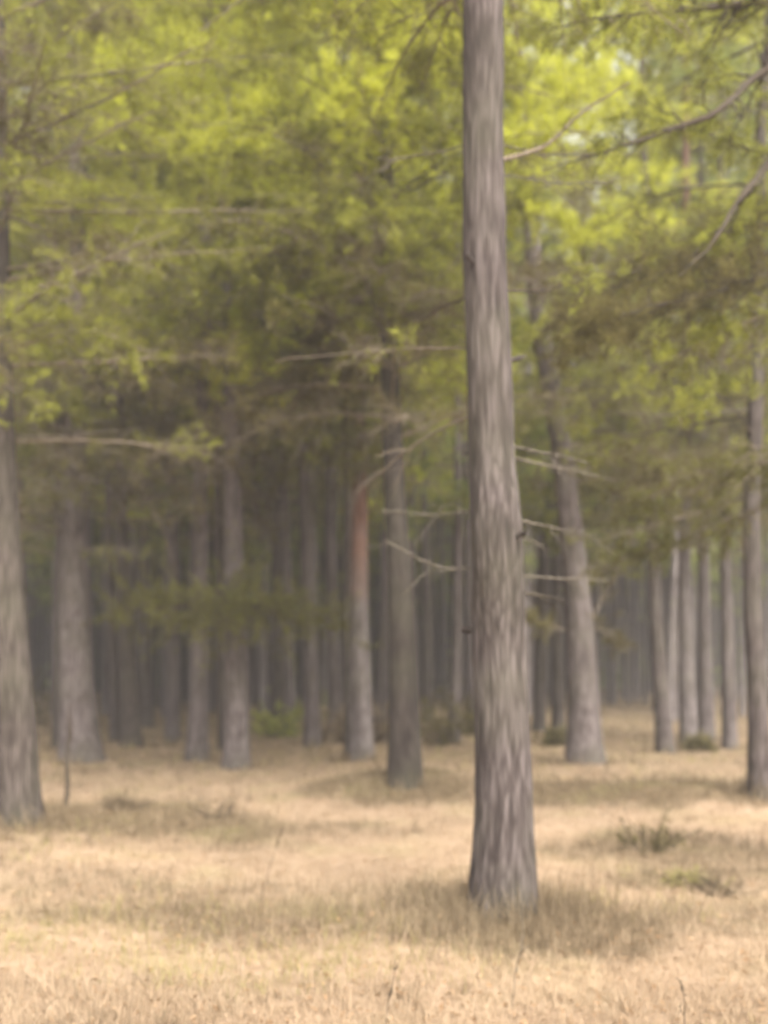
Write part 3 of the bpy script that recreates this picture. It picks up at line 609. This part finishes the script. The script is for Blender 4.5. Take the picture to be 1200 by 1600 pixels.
SRC = [far_source(0, 26, 7.0, 3.3, NEEDLE_BRIGHT, BARK_FAR, .13, 501), far_source(1, 24, 6.0, 3.1, NEEDLE, BARK_FAR, .14, 502),
       far_source(2, 28, 8.0, 3.4, NEEDLE_BRIGHT, BARK, .15, 503), far_source(3, 19, 4.0, 2.6, NEEDLE_FRESH, BARK_PALE, .085, 504),
       far_source(4, 17, 5.0, 2.3, NEEDLE, BARK_DARK, .10, 505), far_source(5, 29, 9.0, 3.3, NEEDLE, BARK_DARK, .15, 506),
       far_source(6, 27, 8.5, 3.2, NEEDLE_FRESH, BARK_DARK, .13, 507)]
FAR_LABEL = ['slender far pine with a yellow green crown and mauve trunk', 'slender far pine with a dull olive crown and mauve trunk', 'tall far pine with a yellow green crown and grey trunk',
             'thin far tree with a low fresh green crown and pale stem', 'short thin far pine with an olive crown and dark trunk', 'tall dark trunked far pine with a high olive crown', 'dark trunked far tree with a fresh green crown']
taken = [(q.base[0], q.base[1]) for q in TREES.values()]
def far_tree(x, y, k, sc, rz, first={}):
    tr, cr, lf = SRC[k]
    pxx = x/y*FPX+600; part = 'left third' if pxx < 400 else 'middle third' if pxx < 800 else 'right third'
    o = empty('pine_tree', (x, y, gz(x, y)), FAR_LABEL[k]+', '+part, 'tree', 'slender trees of the far stand'); o.rotation_euler = (R(random.uniform(-1.5, 1.5)), R(random.uniform(-1.5, 1.5)), rz); o.scale = (sc, sc, sc)
    a = bpy.data.objects.new('trunk', tr); b = bpy.data.objects.new('crown', cr); c = bpy.data.objects.new('foliage', lf)
    for q in (a, b, c): C.objects.link(q)
    a.parent = o; b.parent = o; c.parent = b
cnt = 0; tries = 0
while cnt < 292 and tries < 20000:
    tries += 1
    y = random.uniform(21, 78)**1.0; px = random.uniform(-120, 1320); x = (px-600)/FPX*y
    md = 1.0 if y < 40 else 1.3
    if y < 34 and random.random() < .45: continue
    if any((x-a)**2+(y-b)**2 < md*md for a, b in taken): continue
    if 940 < px < 1010 and y < 38: continue        # the open view on the right
    if y < 27 and px > 600: continue
    # fewer crowns in front of the pale gaps in the upper right
    gap = (640 < px < 740) or (840 < px < 960) or (1070 < px < 1180)
    if gap and random.random() < .25: continue
    if px < 330: k = random.choice([1, 1, 3, 0, 0, 2, 6])
    elif px < 760: k = random.choice([0, 0, 2, 2, 3, 1])
    else: k = random.choice([0, 1, 2, 3, 0, 2, 6])
    if gap and y > 45: k = random.choice([4, 3, 0, 2])
    taken.append((x, y)); far_tree(x, y, k, random.uniform(.85, 1.2), random.uniform(0, 6.28)); cnt += 1
print('far trees', cnt)

# wood beyond, reads as one mass
def distant():
    r = np.random.default_rng(77); wd = MB(); lf = MB(); tp = []; td = []
    for k in range(1801):
        y = r.uniform(80, 125) if k > 500 else r.uniform(38, 80); x = r.uniform(-.62, .62)*y; z = gz(x, y); h = r.uniform(18, 28)
        tube(wd, np.array([[x, y, z-.3], [x+r.normal(0, .3), y, z+h*.5], [x+r.normal(0, .7), y, z+h]]), np.array([.14, .11, .04])*(1 if k > 500 else r.uniform(.35, .7)), 6)
        if k <= 500: continue
        nn = 55; zz = z+r.uniform(.25, 1.05, nn)*h; rr = 2.6*(1.1-(zz-z)/h*.6); a = r.uniform(0, 6.28, nn)
        tp.append(np.stack([x+np.cos(a)*rr*r.uniform(0, 1, nn), y+np.sin(a)*rr*r.uniform(0, 1, nn), zz], 1)); td.append(r.normal(0, 1, (nn, 3)))
    nn = 12000; y = r.uniform(66, 125, nn); x = r.uniform(-.62, .62, nn)*y      # undergrowth of that wood
    tp.append(np.stack([x, y, ground(x, y)+np.abs(r.normal(0, 1.6, nn))], 1)); td.append(r.normal(0, 1, (nn, 3)))
    blades(lf, np.concatenate(tp), np.concatenate(td), .55, .16, 8, .8, 78)
    set_props(wd.build('distant_trunks', BARK_FAR), 'massed very thin trunks filling the wood behind the clearing', 'distant wood', kind='stuff')
    set_props(lf.build('distant_foliage', NEEDLE_FRESH), 'green foliage of the wood far behind the stand', 'distant foliage', kind='stuff')
distant()

# ------------------------------------------------------------------ shrubs, saplings, stalks
def shrub(px, py, size, mat, label, group=None, n=26, seed=1, leaf=.8, wmat=TWIG_DARK, L=.05, W=.008, K=7, name='shrub', cat='shrub', flat=1.):
    Y = EYE*FPX/(py-HOR); x = (px-600)/FPX*Y; z = gz(x, Y); root = empty(name, (x, Y, z), label, cat, group)
    r = np.random.default_rng(seed); wd = MB(); tp = []; td = []
    for k in range(n):
        a = r.uniform(0, 6.28); el = r.uniform(.3, 1.4); d = np.array([math.cos(a)*math.cos(el), math.sin(a)*math.cos(el), math.sin(el)*flat])
        l = size*r.uniform(.5, 1.1); q = np.array([x, Y, z-.02])+np.array([math.cos(a), math.sin(a), 0])*size*.25*r.uniform(0, 1)+d*l*np.linspace(0, 1, 7)[:, None]+np.cumsum(r.normal(0, .02*l, (7, 3)), 0)
        tube(wd, q, np.linspace(.006*size+.0015, .0015, 7), 4)
        for _ in range(4):
            j = r.integers(1, 6); e = d+r.normal(0, .6, 3); e /= np.linalg.norm(e); l2 = l*r.uniform(.15, .4)
            tube(wd, q[j]+e*l2*np.linspace(0, 1, 3)[:, None], np.array([.0025, .002, .001]), 3)
            for u in (.35, .7, 1.):
                if r.uniform() < leaf: tp.append(q[j]+e*l2*u); td.append(e)
    wd.build('stem', wmat, root)
    if tp: f = MB(); blades(f, np.array(tp), np.array(td), L, W, K, .7, seed+1); f.build('foliage', mat, root)
shrub(1080, 1372, .22, GRASS_GREEN, 'small yellow green shrub in straw grass low on the right', seed=601, n=40, L=.035, W=.007, flat=.6)
shrub(1120, 1385, .25, GRASS_DARK, 'low brown twiggy shrub spreading right of the yellow green shrub', seed=602, n=40, L=.03, W=.006, flat=.45, leaf=.6)
shrub(1015, 1318, .42, NEEDLE_DARK, 'brownish olive shrub behind the yellow green shrub', seed=603, n=30, L=.04, W=.008, leaf=.4)
shrub(335, 1285, .40, GRASS_DARK, 'sparse leafless twig bush on straw grass left of the middle', seed=604, n=14, leaf=.1)
shrub(190, 1276, .30, GRASS_DARK, 'low brown heath cushion beside the sapling', seed=605, n=60, flat=.5, leaf=.7, L=.035)
for i, (px, py, sz, lb) in enumerate([(435, 1150, .9, 'dull green bush at the foot of the dark slim pine left of the middle'), (690, 1165, 1.1, 'dark olive bush left behind the largest trunk'),
                                      (745, 1150, 1.0, 'dull olive bush partly hidden behind the largest trunk'), (1090, 1172, .35, 'olive bush at the foot of the close row on the right'),
                                      (866, 1165, .4, 'olive bush between the largest trunk and the broad pale grey pine'), (55, 1130, 1.4, 'dull olive bush in the gap between the two leftmost trunks'),
                                      (470, 1128, 1.2, 'pale green bush far back left of the red topped pine'), (520, 1160, .8, 'dull brown bush left of the red topped pine'), (596, 1158, .8, 'dull brown bush between the red topped pine and the mound pine')]):
    shrub(px, py, sz, GRASS_DARK if i in (7, 8) else (NEEDLE if i in (0, 6) else NEEDLE_DARK), lb, seed=620+i, n=34, L=.11, W=.022, K=6)

def stalk(px, py, pts, r0, label, name='sapling', cat='sapling', twigs=4, tl=.12, mat=TWIG_DARK, seed=1):
    Y = EYE*FPX/(py-HOR); x = (px-600)/FPX*Y; z = gz(x, Y); root = empty(name, (x, Y, z), label, cat)
    P = px_path(pts, Y); P[0] = (x, Y, z-.03)
    b = Branch(P, r0, seed, twigs=twigs, tl=tl, r1=r0*.3, start=.3, sub=2); b.wood.build('stem', mat, root)
stalk(103, 1272, [(103, 1272), (106, 1230), (105, 1190), (109, 1150), (107, 1100)], .028, 'bare sapling stem right of the pine at the left edge', mat=TWIG_DARK, tl=.35, seed=701, twigs=6)
stalk(405, 1400, [(405, 1400), (420, 1360), (438, 1310), (444, 1285)], .003, 'thin dry stalk leaning right in the grass left of the middle', 'dry_stalk', 'plant stalk', seed=702)
stalk(598, 1598, [(598, 1598), (606, 1570), (616, 1530), (618, 1500)], .003, 'thin dry stalk nearest the camera at the bottom middle', 'dry_stalk', 'plant stalk', seed=703, tl=.08)
stalk(798, 1548, [(798, 1548), (806, 1510), (818, 1470), (812, 1400)], .003, 'pale dry stalk in front of the largest trunk', 'dry_stalk', 'plant stalk', mat=TWIG_PALE, seed=704, tl=.1)
stalk(1068, 1598, [(1068, 1598), (1070, 1560), (1066, 1535)], .003, 'short branching dry stalk at the bottom right', 'dry_stalk', 'plant stalk', seed=705, tl=.1, twigs=6)
stalk(375, 1285, [(375, 1285), (384, 1260), (392, 1238)], .004, 'short dark twig standing beside the leafless twig bush', 'dry_stalk', 'plant stalk', seed=706, tl=.2)

# ------------------------------------------------------------------ air
def haze():
    mb = MB(); x0, x1, y0, y1, z0, z1 = -140, 140, -30, 170, -3, 40
    V = [(x, y, z) for z in (z0, z1) for y in (y0, y1) for x in (x0, x1)]
    mb.add(V, quad=[(0, 2, 3, 1), (4, 5, 7, 6), (0, 1, 5, 4), (2, 6, 7, 3), (0, 4, 6, 2), (1, 3, 7, 5)])
    m, n, out = new_mat('haze_air'); v = N(n, 'ShaderNodeVolumePrincipled')
    v.inputs['Color'].default_value = (.95, .86, .80, 1); v.inputs['Density'].default_value = .0034; v.inputs['Anisotropy'].default_value = .2
    n.links.new(v.outputs[0], out.inputs['Volume'])
    set_props(mb.build('haze', m, smooth=False), 'thin pale haze in the air among the far trees', 'haze', kind='stuff')
haze()
